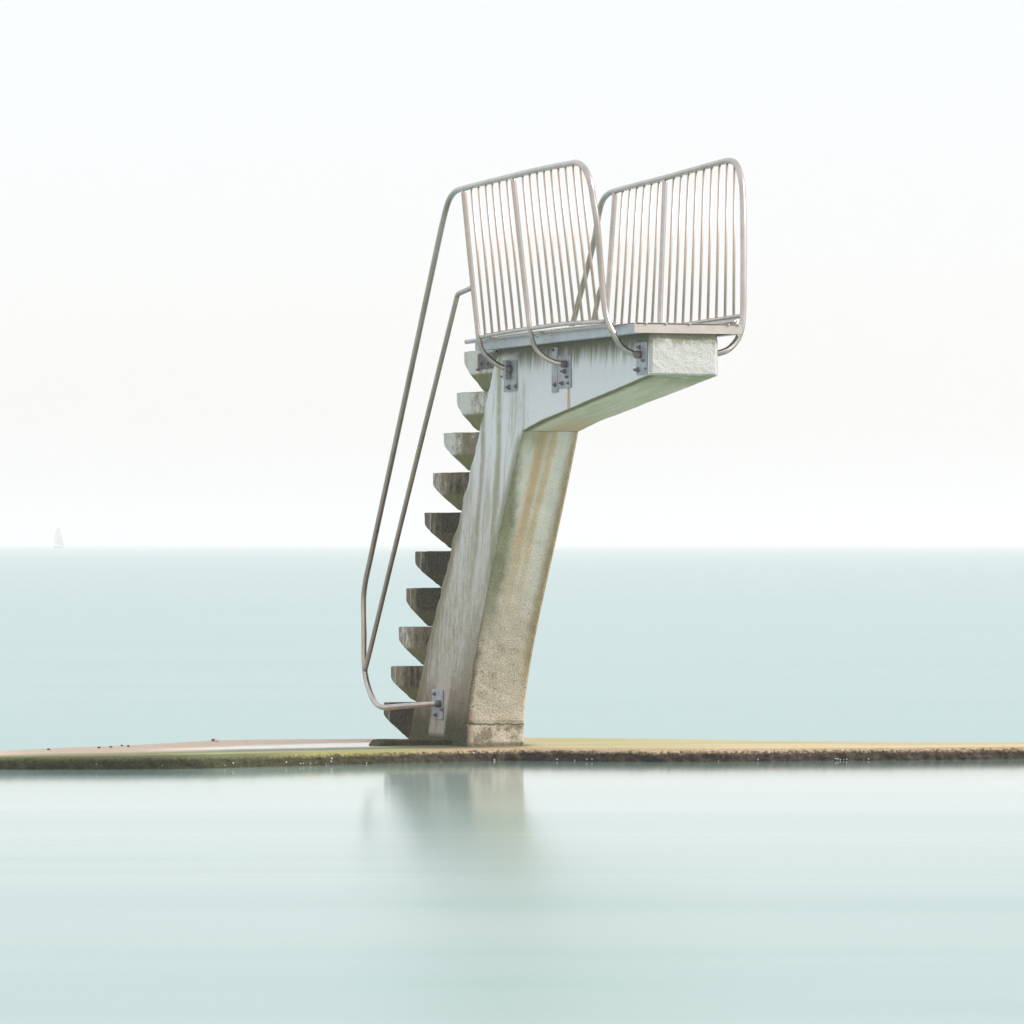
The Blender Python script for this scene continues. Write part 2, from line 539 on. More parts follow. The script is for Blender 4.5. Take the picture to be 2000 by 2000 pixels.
def tread_mat():
    k = Mat("tread_concrete")
    ob = k.tc.outputs['Object']
    uvn = k.sep(k.tc.outputs['UV'])
    u, v = uvn[0], uvn[1]                        # u: nose to leg, v: depth below the top edge (2 on the tread top)
    at = k.n("ShaderNodeAttribute", attribute_type='OBJECT', attribute_name="grime")
    gr = at.outputs['Fac']
    n_f = k.noise(ob, 60, 5, 0.65)
    n_m = k.noise(ob, 14, 6, 0.7)
    n_v = k.noise(k.vec(ob, (16, 16, 1.5)), 1.0, 4, 0.6)
    pale = k.mix(n_m, (0.66, 0.69, 0.66), (0.50, 0.53, 0.47))
    dark = k.mix(k.ss(n_f, 0.3, 0.75), (0.014, 0.012, 0.009), (0.095, 0.083, 0.06))
    brown = k.mix(n_m, (0.15, 0.13, 0.085), (0.27, 0.24, 0.17))
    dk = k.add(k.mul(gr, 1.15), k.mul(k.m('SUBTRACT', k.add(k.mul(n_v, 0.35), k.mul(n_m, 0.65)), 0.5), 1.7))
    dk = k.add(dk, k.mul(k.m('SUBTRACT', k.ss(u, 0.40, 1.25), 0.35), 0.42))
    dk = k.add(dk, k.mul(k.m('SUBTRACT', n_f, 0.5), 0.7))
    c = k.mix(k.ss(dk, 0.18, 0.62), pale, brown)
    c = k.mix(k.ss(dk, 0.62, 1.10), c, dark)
    nose = k.mul(k.ss(u, 0.36, 0.30), k.ss(n_m, 0.3, 0.6))
    c = k.mix(k.mul(nose, 0.30), c, (0.34, 0.32, 0.27))
    line = k.mul(k.band(k.add(u, k.mul(k.m('SUBTRACT', n_m, 0.5), 0.05)), 0.33, 0.045), k.ss(v, 0.62, 0.45), k.ss(n_v, 0.3, 0.6))
    c = k.mix(k.mul(line, 0.55), c, (0.58, 0.60, 0.57))
    low = k.ss(k.add(v, k.mul(k.m('SUBTRACT', n_m, 0.5), 0.14)), 0.54, 0.62)
    low = k.mul(low, k.ss(v, 1.6, 1.4))
    g = k.mix(n_f, (0.10, 0.11, 0.04), (0.27, 0.27, 0.14))
    c = k.mix(k.mul(low, k.ss(gr, 1.25, 0.25), 0.9), c, g)
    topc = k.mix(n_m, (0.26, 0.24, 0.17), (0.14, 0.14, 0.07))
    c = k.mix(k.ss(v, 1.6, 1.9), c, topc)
    spk = k.ss(k.noise(ob, 85, 3, 0.6), 0.62, 0.70)
    c = k.mix(k.mul(spk, 0.40), c, (0.55, 0.54, 0.48))
    nm = k.bump(k.add(n_f, k.mul(n_m, 0.6)), 0.7, 0.012)
    k.bsdf(c, 0.95, 0.0, nm, 0.06)
    return k.mat


M_TREAD = tread_mat()


def metal_mat(name, base, base2, metal, rough):
    k = Mat(name)
    ob = k.tc.outputs['Object']
    n = k.noise(ob, 14, 2, 0.5)
    n2 = k.noise(ob, 4, 3, 0.5)
    c = k.mix(k.ss(k.add(k.mul(n, 0.5), k.mul(n2, 0.5)), 0.35, 0.65), base, base2)
    c = k.mix(k.mul(k.ss(k.noise(ob, 3.5, 3, 0.6), 0.60, 0.72), 0.22), c, (0.30, 0.20, 0.13))
    r = k.add(rough, k.mul(k.m('SUBTRACT', n, 0.5), 0.15))
    k.bsdf(c, r, metal, None, 0.4)
    return k.mat


M_STEEL = metal_mat("galvanised_tube", (0.50, 0.455, 0.42), (0.43, 0.39, 0.355), 1.0, 0.25)
M_BAR = metal_mat("galvanised_bar", (0.54, 0.455, 0.395), (0.46, 0.385, 0.33), 0.85, 0.36)
M_ALU = metal_mat("deck_channel_metal", (0.47, 0.52, 0.57), (0.42, 0.465, 0.51), 0.45, 0.42)
M_PLATE = metal_mat("bracket_metal", (0.40, 0.42, 0.46), (0.28, 0.29, 0.31), 0.4, 0.5)
M_BOLT = metal_mat("bolt_metal", (0.22, 0.215, 0.21), (0.11, 0.105, 0.10), 0.4, 0.55)


def ledge_mat():
    k = Mat("sea_wall_concrete")
    ob = k.tc.outputs['Object']
    x, y, z = k.sep(ob)
    uvn = k.sep(k.tc.outputs['UV'])
    v = uvn[1]                                   # 0 at the pool lip, 1 at the seaward edge, below 0 down the pool face
    n_f = k.noise(ob, 42, 5, 0.7)
    n_m = k.noise(ob, 7, 5, 0.6)
    n_s = k.noise(k.vec(ob, (0.8, 5, 3)), 1.0, 4, 0.6)
    vn = k.add(v, k.mul(k.m('SUBTRACT', n_s, 0.5), 0.22))
    right = k.ss(k.add(x, k.mul(k.m('SUBTRACT', n_s, 0.5), 0.6)), -0.45, 0.15)
    sand = k.mix(n_m, (0.58, 0.46, 0.345), (0.68, 0.56, 0.44))
    yell = k.mix(k.ss(n_s, 0.3, 0.7), (0.45, 0.38, 0.235), (0.32, 0.32, 0.15))
    yell = k.mix(k.mul(k.ss(x, 0.6, 3.0), k.ss(vn, 0.75, 0.2), 0.5), yell, (0.58, 0.46, 0.31))
    top = k.mix(right, sand, yell)
    # green band on the pool side, left half; darker where it stays wet
    green = k.mix(n_f, (0.17, 0.20, 0.07), (0.32, 0.34, 0.13))
    gl = k.mul(k.ss(vn, 0.42, 0.20), k.ss(x, 0.05, -0.5))
    top = k.mix(k.mul(gl, 0.92), top, green)
    wet = k.mul(k.band(k.add(v, k.mul(k.m('SUBTRACT', n_s, 0.5), 0.10)), k.lin(x, -2.4, -0.4, 0.30, 0.26), 0.15), k.ss(x, -2.7, -1.9), k.ss(x, -0.05, -0.35))
    top = k.mix(k.mul(wet, 0.92), top, k.mix(n_m, (0.028, 0.060, 0.052), (0.06, 0.095, 0.075)))
    # damp mossy ring round the tower foot
    ex_ = k.m('DIVIDE', k.add(x, 0.42), 0.62)
    ey_ = k.m('DIVIDE', k.add(y, -35.75), 0.62)
    rr_ = k.m('SQRT', k.add(k.mul(ex_, ex_), k.mul(ey_, ey_)))
    ring_ = k.ss(k.add(rr_, k.mul(k.m('SUBTRACT', n_m, 0.5), 0.5)), 1.1, 0.75)
    top = k.mix(k.mul(ring_, 0.8), top, k.mix(n_f, (0.04, 0.05, 0.02), (0.12, 0.12, 0.05)))
    # lip
    lipc = k.mix(k.ss(x, -1.9, -1.3), (0.095, 0.11, 0.04), (0.27, 0.25, 0.085))
    lipc = k.mix(k.ss(k.add(x, k.mul(n_m, 0.3)), -0.75, -0.25), lipc, k.mix(k.ss(n_f, 0.35, 0.65), (0.20, 0.135, 0.08), (0.43, 0.32, 0.205)))
    lip = k.ss(k.add(v, k.add(k.mul(k.m('SUBTRACT', n_m, 0.5), 0.12), k.mul(k.m('SUBTRACT', n_f, 0.5), 0.16))), 0.15, 0.07)
    top = k.mix(k.mul(lip, 0.9), top, lipc)
    # pool face
    fl = k.mix(n_f, (0.018, 0.022, 0.009), (0.085, 0.085, 0.04))
    fr = k.mix(n_f, (0.022, 0.018, 0.013), (0.085, 0.066, 0.046))
    facec = k.mix(k.ss(k.add(x, k.mul(n_m, 1.0)), -1.4, 0.4), fl, fr)
    fm = k.ss(k.add(v, k.mul(k.m('SUBTRACT', n_f, 0.5), 0.08)), 0.004, -0.022)
    upper = k.mul(k.ss(k.add(v, k.mul(k.m('SUBTRACT', n_m, 0.5), 0.05)), -0.035, -0.008), k.ss(n_f, 0.38, 0.6))
    facec = k.mix(k.mul(upper, 0.75), facec, lipc)
    col = k.mix(fm, top, facec)
    spk = k.ss(k.noise(ob, 75, 3, 0.65), 0.50, 0.66)
    col = k.mix(k.mul(spk, 0.34), col, (0.15, 0.125, 0.085))
    spk2 = k.ss(k.noise(ob, 62, 3, 0.6), 0.60, 0.72)
    col = k.mix(k.mul(spk2, k.add(0.32, k.mul(fm, -0.27))), col, (0.66, 0.58, 0.46))
    # a film of rain water lying along the middle of the top, left of the tower
    n_p = k.noise(k.vec(ob, (2.2, 9, 3)), 1.0, 4, 0.6)
    vc = k.m('SUBTRACT', v, k.lin(x, -2.3, -1.0, 0.47, 0.53))
    film = k.m('SUBTRACT', k.lin(x, -2.4, -1.3, 0.10, 0.19), k.m('ABSOLUTE', vc))
    film = k.add(film, k.mul(k.m('SUBTRACT', n_p, 0.5), 0.26))
    film = k.mul(k.ss(film, 0.0, 0.10), k.ss(x, -2.75, -2.0), k.ss(x, -0.93, -0.97))
    col = k.mix(k.mul(film, 0.6), col, (0.20, 0.17, 0.14))
    rgh = k.add(k.mul(wet, -0.45), 0.9)
    nm = k.bump(k.add(n_f, k.mul(n_m, 0.6)), k.add(k.mul(film, -0.75), 0.8), 0.014)
    b = k.bsdf(col, rgh, 0.0, nm, 0.3)
    k.put(b.inputs['Coat Weight'], film)
    b.inputs['Coat Roughness'].default_value = 0.10
    b.inputs['Coat IOR'].default_value = 1.33
    return k.mat


M_LEDGE = ledge_mat()


def simple(name, c1, c2, scale, rough, spec=0.3, bump=0.0):
    k = Mat(name)
    ob = k.tc.outputs['Object']
    n = k.noise(ob, scale, 4, 0.6)
    nm = k.bump(n, bump, 0.02) if bump else None
    k.bsdf(k.mix(k.ss(n, 0.3, 0.7), c1, c2), rough, 0.0, nm, spec)
    return k.mat


M_SHELL = simple("shell_white", (0.40, 0.35, 0.29), (0.54, 0.50, 0.44), 60, 0.6)
M_PEBBLE = simple("dark_stone", (0.11, 0.08, 0.055), (0.18, 0.135, 0.10), 60, 0.8)
M_PALE = simple("pale_stone", (0.62, 0.56, 0.46), (0.74, 0.68, 0.58), 60, 0.8)
M_SAND = simple("beach_sand", (0.50, 0.42, 0.32), (0.58, 0.50, 0.40), 0.8, 0.95, 0.2, 0.3)
M_HULL = simple("boat_hull_paint", (0.30, 0.31, 0.33), (0.36, 0.37, 0.39), 1, 0.5)
M_SAIL = simple("sail_cloth", (0.28, 0.29, 0.30), (0.33, 0.34, 0.35), 1, 0.8)

# ------------------------------------------------------------------ setting: sea, pool, beach
S = 14000.0
mesh_obj("sea", [(-S, -S, -0.30), (S, -S, -0.30), (S, S, -0.30), (-S, S, -0.30)], [(0, 1, 2, 3)], M_SEA)
tag(bpy.data.objects["sea"], kind='structure')

near_px = [(0, 1478.5), (129, 1478.3), (250, 1478), (380, 1477), (500, 1474), (629, 1470.3), (759, 1467), (888, 1463.8), (992, 1462), (1060, 1462.5),
           (1150, 1463.5), (1259, 1464.3), (1400, 1464), (1517, 1463), (1776, 1461), (1999, 1458.5)]
far_px = [(0, 1464.7), (129, 1458), (259, 1453), (350, 1447.5), (414, 1443.2), (500, 1441.5), (655, 1440.8), (795, 1440.2), (910, 1438.2), (1026, 1437.6), (1259, 1439.8), (1400, 1442.5),
          (1517, 1445), (1776, 1446.8), (1999, 1448.2)]
near_w = [(-38, 5), (-31, 20), (-20, 28.5), (-9, 32.6)] + [G0(*p) for p in near_px] + [(9, 36.6), (20, 36.5), (33, 30), (42, 5)]
far_w = [(-41, 5), (-33.5, 21), (-21, 30.6), (-9.4, 34.2)] + [G0(*p) for p in far_px] + [(9, 38.0), (21, 38.4), (35, 32), (45, 5)]
# parametrise both edges by the same x-ordered parameter inside the picture
nx_, ny_ = np.array([p[0] for p in near_w]), np.array([p[1] for p in near_w])
fx_, fy_ = np.array([p[0] for p in far_w]), np.array([p[1] for p in far_w])


def edge_path(P, Xs_core):
    """Left tail points, then a dense core sampled in x, then right tail points."""
    X = np.array([p[0] for p in P[3:-3]])
    Y = np.array([p[1] for p in P[3:-3]])
    core = [(float(xx), float(np.interp(xx, X, Y))) for xx in Xs_core]
    return [P[0], P[1], P[2]] + core + [P[-3], P[-2], P[-1]]


core_x = np.concatenate([np.linspace(-9, -4.4, 14)[:-1], np.linspace(-4.4, 4.4, 640), np.linspace(4.4, 9, 14)[1:]])
NP = edge_path(near_w, core_x)
FP = edge_path(far_w, core_x)
# soften the corners of the sampled edges
def soften(P, a=3, b=-3, times=40):
    Y = np.array([p[1] for p in P])
    for _ in range(times):
        Y[a + 1:b - 1] = (Y[a:b - 2] + 2 * Y[a + 1:b - 1] + Y[a + 2:b]) / 4
    return [(p[0], float(yy)) for p, yy in zip(P, Y)]
NP = soften(NP)
FP = soften(FP)

face_d = [-0.75, -0.40, -0.25, -0.19, -0.16, -0.14, -0.125, -0.11, -0.098, -0.086, -0.075, -0.064, -0.054, -0.045, -0.036, -0.028, -0.021, -0.014, -0.008, -0.003]
top_v = [0.004, 0.010, 0.018, 0.028, 0.04, 0.055, 0.07, 0.09, 0.115, 0.145, 0.18, 0.22, 0.27, 0.33, 0.39, 0.46, 0.53, 0.6, 0.67, 0.74, 0.81, 0.88, 0.93, 0.96, 0.98, 1.0]
V, UV = [], []
rows = len(face_d) + len(top_v) + 2
for (xn, yn), (xf, yf) in zip(NP, FP):
    dx, dy = xf - xn, yf - yn
    ln = math.hypot(dx, dy)
    ux, uy = dx / ln, dy / ln
    for d in face_d:
        q = Vector((xn * 1.0, yn, d))
        a = mnoise.fractal(q * 18, 0.8, 2.1, 4) * 0.015 + mnoise.fractal(q * 3.1, 1.0, 2.0, 3) * 0.016
        rough_in = max(0.0, min(1.0, -d / 0.03))
        inset = 0.022 * (1 - rough_in) ** 2 + 0.05 * max(0, -d - 0.02)
        o_ = inset + a * (0.5 + 0.5 * rough_in)
        V.append((xn + ux * o_, yn + uy * o_, d + mnoise.noise(q * 21) * 0.004 - 0.006))
        UV.append((xn, d))
    for t in top_v:
        q = Vector((xn + dx * t, yn + dy * t, 0))
        lipf = max(0.0, 1 - t / 0.05)
        zz = mnoise.fractal(q * 9, 1.0, 2.0, 4) * (0.0006 + 0.016 * lipf) - 0.010 * lipf ** 2
        if t > 0.93:
            zz -= ((t - 0.93) / 0.07) ** 2 * 0.012
        o_ = 0.022
        s_ = o_ / ln
        tt = s_ + t * (1 - s_)
        V.append((xn + dx * tt, yn + dy * tt, zz - 0.004))
        UV.append((xn, t))
    V.append((xf, yf, -0.10)); UV.append((xn, 1.1))
    V.append((xf + ux * 0.3, yf + uy * 0.3, -1.2)); UV.append((xn, 1.2))
Fc = []
ncol = len(NP)
for i in range(ncol - 1):
    for j in range(rows - 1):
        a = i * rows + j
        Fc.append((a, a + rows, a + rows + 1, a + 1))
Fc.append(tuple(range(rows - 1, -1, -1)))
Fc.append(tuple((ncol - 1) * rows + j for j in range(rows)))
wall = mesh_obj("sea_wall", V, Fc, M_LEDGE, None, True, UV)
tag(wall, "low weathered concrete sea wall between pool and sea, green on its left, orange brown on its right", "sea wall")

# pool water: fills the basin up to the middle of the wall
WZ = -0.088
pool_edge = [((a[0] * 0.85 + b[0] * 0.15), (a[1] * 0.85 + b[1] * 0.15)) for a, b in zip(NP, FP)]
step = [pool_edge[i] for i in range(0, len(pool_edge), 8)] + [pool_edge[-1]]
bm = bmesh.new()
bm.faces.new([bm.verts.new((p[0], p[1], WZ)) for p in step][::-1])
bmesh.ops.triangulate(bm, faces=bm.faces[:])
for f in bm.faces:
    if f.normal.z < 0:
        f.normal_flip()
me = bpy.data.meshes.new("pool_water")
bm.to_mesh(me); bm.free()
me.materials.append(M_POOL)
pool = bpy.data.objects.new("pool_water", me)
COL.objects.link(pool)
tag(pool, kind='structure')

# beach under and behind the camera
ys = [15, 12, 10, 8.6, 7, 4, 0, -6, -14, -25, -40, -60, -90, -140, -260, -600, -2500]
zs = [-1.1, -0.6, -0.28, -0.10, -0.02, 0.02, 0.05, 0.5, 1.3, 2.8, 6.5, 10.5, 11.5, 12.0, 12.3, 12.6, 13.0]
xs = [-3000, -1200, -500, -220, -120, -70, -46, -30, -18, -8, 0, 8, 18, 30, 50, 75, 120, 220, 500, 1200, 3000]
V = []
for j, yy in enumerate(ys):
    for xx in xs:
        n1 = mnoise.fractal(Vector((xx * 0.02, yy * 0.03, 0)), 1, 2, 3)
        V.append((xx, yy, zs[j] + (n1 * min(1.2, abs(yy - 6) * 0.02) if yy < 0 else 0)))
Fc = []
for j in range(len(ys) - 1):
    for i in range(len(xs) - 1):
        a = j * len(xs) + i
        Fc.append((a, a + len(xs), a + len(xs) + 1, a + 1))
beach = mesh_obj("beach", V, Fc, M_SAND, None, True)
tag(beach, kind='structure')

# ------------------------------------------------------------------ haze
def haze_box():
    bm = box_bm(-15000, 15000, -15000, 15000, -2.3, 23.0)
    me = bpy.data.meshes.new("haze")
    bmesh.ops.recalc_face_normals(bm, faces=bm.faces[:])
    bm.to_mesh(me); bm.free()
    mt = bpy.data.materials.new("haze_air")
    mt.use_nodes = True
    nt = mt.node_tree
    nt.nodes.clear()
    o = nt.nodes.new("ShaderNodeOutputMaterial")
    pv_ = nt.nodes.new("ShaderNodeVolumePrincipled")
    pv_.inputs['Color'].default_value = (0.90, 0.87, 0.87, 1)
    pv_.inputs['Density'].default_value = 0.00070
    pv_.inputs['Anisotropy'].default_value = 0.25
    nt.links.new(pv_.outputs[0], o.inputs['Volume'])
    me.materials.append(mt)
    ob = bpy.data.objects.new("haze", me)
    COL.objects.link(ob)
    tag(ob, kind='stuff')


haze_box()

# ------------------------------------------------------------------ diving tower
tower = bpy.data.objects.new("diving_tower", None)
tower.location = A
tower.rotation_euler = (0, 0, math.atan2(SV.y, SV.x))
tower.empty_display_size = 0.5
COL.objects.link(tower)
tag(tower, "stained white concrete diving tower with steel guard rails, standing on the sea wall", "diving tower")

front_e = [(1020.4, 842), (1005.5, 907.7), (994, 949), (985.6, 995.4), (977, 1028.6), (967.4, 1071.6), (960.8, 1114.7), (955.4, 1127),
           (947, 1182.8), (932.6, 1249), (921, 1311), (915, 1390), (909.8, 1457)]
back_e = [(972, 690), (955, 764), (938, 841), (919, 920), (900, 997), (884, 1073), (864, 1147), (841, 1222), (829, 1299), (812, 1369), (800, 1441), (796, 1453)]
right_e = [(1130, 839), (1118, 916), (1100, 1000), (1088, 1045), (1075, 1116), (1063, 1174.5), (1048.5, 1226), (1036, 1299), (1030, 1348.4), (1026.8, 1410.6), (1022.6, 1456)]
fe = sorted([(q.z, q.x) for q in (Q(*p) for p in front_e)])
be = sorted([(q.z, q.x) for q in (Q(*p) for p in back_e)])
fz, fxs = [a[0] for a in fe], [a[1] for a in fe]
bz, bxs = [a[0] for a in be], [a[1] for a in be]
re_ = []
for px, py in right_e:
    q = Q(px, py, 0.44)
    xf = float(np.interp(q.z, fz, fxs))
    q = Q(px, py, off_at(xf, px))
    re_.append((q.z, off_at(float(np.interp(q.z, fz, fxs)), px)))
re_.sort()
wz, ww = [a[0] for a in re_], [a[1] for a in re_]
ZJ = fe[-1][0]
XJ = fe[-1][1]
pf = np.polyfit(fz, fxs, 4)                      # fair curves through the measured edges
pb = np.polyfit(bz, bxs, 5)
pw = np.polyfit(wz, ww, 3)
ZT = 2.912


def sm_interp(z, zz, xx):
    p_ = pf if zz is fz else (pb if zz is bz else pw)
    return float(np.polyval(p_, min(max(z, zz[0] - 0.03), zz[-1])))


def width_at(z):
    return sm_interp(z, wz, ww)


WTOP = width_at(ZJ)
V, Fc, UV = [], [], []


def grid(pts, uvs, flip=False):
    """pts: rows x cols of points -> own vertices."""
    base = len(V)
    nr, nc = len(pts), len(pts[0])
    for r_ in range(nr):
        for c_ in range(nc):
            V.append(pts[r_][c_]); UV.append(uvs[r_][c_])
    for r_ in range(nr - 1):
        for c_ in range(nc - 1):
            a = base + r_ * nc + c_
            q = (a, a + 1, a + nc + 1, a + nc)
            Fc.append(q[::-1] if flip else q)


CH = 0.010   # worn arris


def edge_n(z, s_):
    return mnoise.fractal(Vector((s_, 1.3, z * 9)), 1.0, 2.0, 4) * 0.011


def bulge(p, amp):
    q = Vector(p)
    return mnoise.fractal(q * 6, 1.0, 2.0, 4) * amp


zl_low = list(np.linspace(-0.03, ZJ, 96))
zl_top = list(np.linspace(ZJ, ZT, 22))
NS = 26
rows_s, uv_s, rows_f, uv_f, rows_b, uv_b, rows_r, uv_r, rows_c1, uv_c1, rows_c2, uv_c2 = ([] for _ in range(12))
for iz, z in enumerate(zl_low + zl_top[1:]):
    xb = sm_interp(min(z, be[-1][0]), bz, bxs)
    low = z <= ZJ + 1e-6
    tj = max(0.0, min(1.0, (z - ZJ + 0.25) / 0.25))
    xf = sm_interp(z, fz, fxs) + (XJ - sm_interp(ZJ, fz, fxs)) * tj if low else XJ
    W = width_at(min(z, ZJ))
    e1 = CH + abs(edge_n(z, 2.0)) if low else 0.0
    x_end = xf - e1 if low else xf
    y_first = 0.0
    rs, us = [], []
    for c_ in range(NS + 1):
        t = c_ / NS
        xx = xb + (x_end - xb) * t
        a = bulge((xx, 0, z), 0.003)
        if c_ in (0,):
            a += edge_n(z, 5.0)
        if (not low and c_ == NS) or abs(z - ZJ) < 1e-6 and c_ == NS:
            a = 0
        rs.append((xx, y_first + a, z)); us.append((t, 0.0))
    rows_s.append(rs); uv_s.append(us)
    rb, ub = [], []
    for c_ in range(5):
        t = c_ / 4
        rb.append((xb + (0.0 if c_ else 0.0), rs[0][1] + (W - rs[0][1]) * t, z)); ub.append((0.0, 0.0))
    rows_b.append(rb); uv_b.append(ub)
    rr, ur_ = [], []
    for c_ in range(9):
        t = c_ / 8
        rr.append((xb + (xf - (CH if low else 0) - xb) * t, W, z)); ur_.append((t, 0.0))
    rows_r.append(rr); uv_r.append(ur_)
    if low:
        rf, uf = [], []
        amp = 0.003 + 0.006 * max(0, 1 - z / 1.2)
        e2 = CH + abs(edge_n(z, 8.0)) * 1.5
        for c_ in range(17):
            t = c_ / 16
            yy = e1 + (W - e2 - e1) * t
            a = bulge((xf, yy, z), amp) if z < ZJ - 0.02 else 0
            if 0.145 < z < 0.17:
                a -= 0.005
            rf.append((xf + a, yy, z)); uf.append((1.0, 1.0))
        rows_f.append(rf); uv_f.append(uf)
        rows_c1.append([rs[-1], ((rs[-1][0] * 0.35 + rf[0][0] * 0.65 + 0.001), (rs[-1][1] * 0.65 + rf[0][1] * 0.35 - 0.001), z), rf[0]])
        uv_c1.append([(1.0, 0.0), (1.0, 0.49), (1.0, 1.0)])
        rows_c2.append([rf[-1], rr[-1]])
        uv_c2.append([(1.0, 1.0), (1.0, 1.0)])
grid(rows_s, uv_s)
grid(rows_f, uv_f)
grid(rows_c1, uv_c1)
grid(rows_c2, uv_c2)
grid(rows_r, uv_r, True)
grid(rows_b, uv_b, True)
# arm
under = [(1019.7, 841.8), (1059, 821), (1103.6, 802.7), (1159.5, 778.5), (1215.4, 755.5), (1248, 741), (1268.5, 733)]
un = [Q(*p) for p in under]
ux_, uz_ = [q.x for q in un], [q.z for q in un]
XE = un[-1].x
WE = off_at(XE, 1400.5)
NST = 70
rows_s, uv_s, rows_u, uv_u, rows_r, uv_r, rows_t, uv_t = ([] for _ in range(8))
for i in range(NST + 1):
    t = i / NST
    xx = XJ + (XE - XJ) * t
    zb = float(np.interp(xx, ux_, uz_))
    if 0 < i:
        zb += mnoise.fractal(Vector((xx * 6, 0, 4)), 1, 2, 3) * 0.002
    W = WTOP + (WE - WTOP) * t
    nv = len(zl_top) - 1
    c1 = 0.008 * min(1, i / 4)
    rs, us = [], []
    for c_ in range(nv + 1):
        tz = c_ / nv
        z = zb + c1 + (ZT - zb - c1) * tz
        a = bulge((xx, 0, z), 0.003) if i else 0
        rs.append((xx, a, z)); us.append((1.0 + t, 0.0))
    rows_s.append(rs); uv_s.append(us)
    ru, uu = [], []
    for c_ in range(15):
        tw = c_ / 14
        yy = c1 + (W - c1) * tw
        a = bulge((xx, yy, zb), 0.0015) if i > 2 else 0
        ru.append((xx, yy, zb + a)); uu.append((1.0 + t, 2.0))
    rows_u.append([rs[0]] + ru); uv_u.append([(1.0 + t, 0.0)] + uu)
    rows_r.append([(xx, W, ru[-1][2] + (ZT - ru[-1][2]) * c_ / 4) for c_ in range(5)]); uv_r.append([(1.0 + t, 0.0)] * 5)
    rows_t.append([(xx, W * c_ / 4, ZT) for c_ in range(5)]); uv_t.append([(1.0 + t, 0.0)] * 5)
grid(rows_s, uv_s, True)
grid(rows_u, uv_u)
grid(rows_r, uv_r)
grid(rows_t, uv_t)
# end block face: rounded, chipped arrises
rows_e, uv_e = [], []
z0e = rows_u[-1][1][2]
for r_ in range(23):
    tz = r_ / 22
    z = z0e + (ZT - z0e) * tz
    rr, uu = [], []
    for c_ in range(27):
        tw = c_ / 26
        yy = WE * tw
        ex = 0.0
        for dd in (tz * (ZT - z0e), (1 - tz) * (ZT - z0e), tw * WE, (1 - tw) * WE):
            if dd < 0.02:
                ex += (1 - dd / 0.02) ** 2 * (0.012 + 0.01 * abs(mnoise.noise(Vector((yy * 14, z * 14, 2)))))
        a = bulge((3.1, yy, z), 0.005) + mnoise.fractal(Vector((yy * 22, z * 22, 7)), 1, 2, 3) * 0.003
        border = r_ in (0, 22) or c_ in (0, 26)
        rr.append((XE + (0 if border else 0.012 + a - ex), yy, z)); uu.append((2.0, 3.0))
    rows_e.append(rr); uv_e.append(uu)
grid(rows_e, uv_e, True)
pier = mesh_obj("concrete_frame", V, Fc, M_CONC, tower, False, UV)

# ------------------------------------------------------------------ treads
tr = [  # top-left px, top y at the leg, bottom notch px, grime
    ((904.0, 687.0), 683.5, (945.0, 764.0), 0.02),
    ((889.3, 767.3), 764.6, (930.0, 840.8), 0.09),
    ((864.0, 846.0), 844.4, (914.8, 919.0), 0.31),
    ((843.0, 924.0), 922.0, (897.5, 997.5), 0.58),
    ((826.6, 1001.2), 1001.6, (881.3, 1071.6), 0.88),
    ((808.4, 1077.4), 1076.2, (861.3, 1146.5), 0.97),
    ((790.8, 1149.0), 1147.6, (836.0, 1222.5), 0.84),
    ((776.3, 1224.3), 1224.0, (826.0, 1298.8), 0.50),
    ((760.7, 1301.0), 1300.8, (808.4, 1369.0), 0.62),
    ((747.0, 1371.6), 1371.6, (797.0, 1441.6), 1.02),
]
prof_r = [(0, 0), (0.006, 0.07), (0.016, 0.14), (0.055, 0.25), (0.115, 0.35), (0.20, 0.44), (0.31, 0.53), (0.46, 0.64), (0.64, 0.76), (0.82, 0.885), (1.0, 1.0)]
prof_s = [(0, 0), (0.0, 0.10), (0.0, 0.21), (0.035, 0.30), (0.10, 0.39), (0.20, 0.48), (0.33, 0.58), (0.50, 0.695), (0.66, 0.80), (0.83, 0.90), (1.0, 1.0)]
VB = 0.57
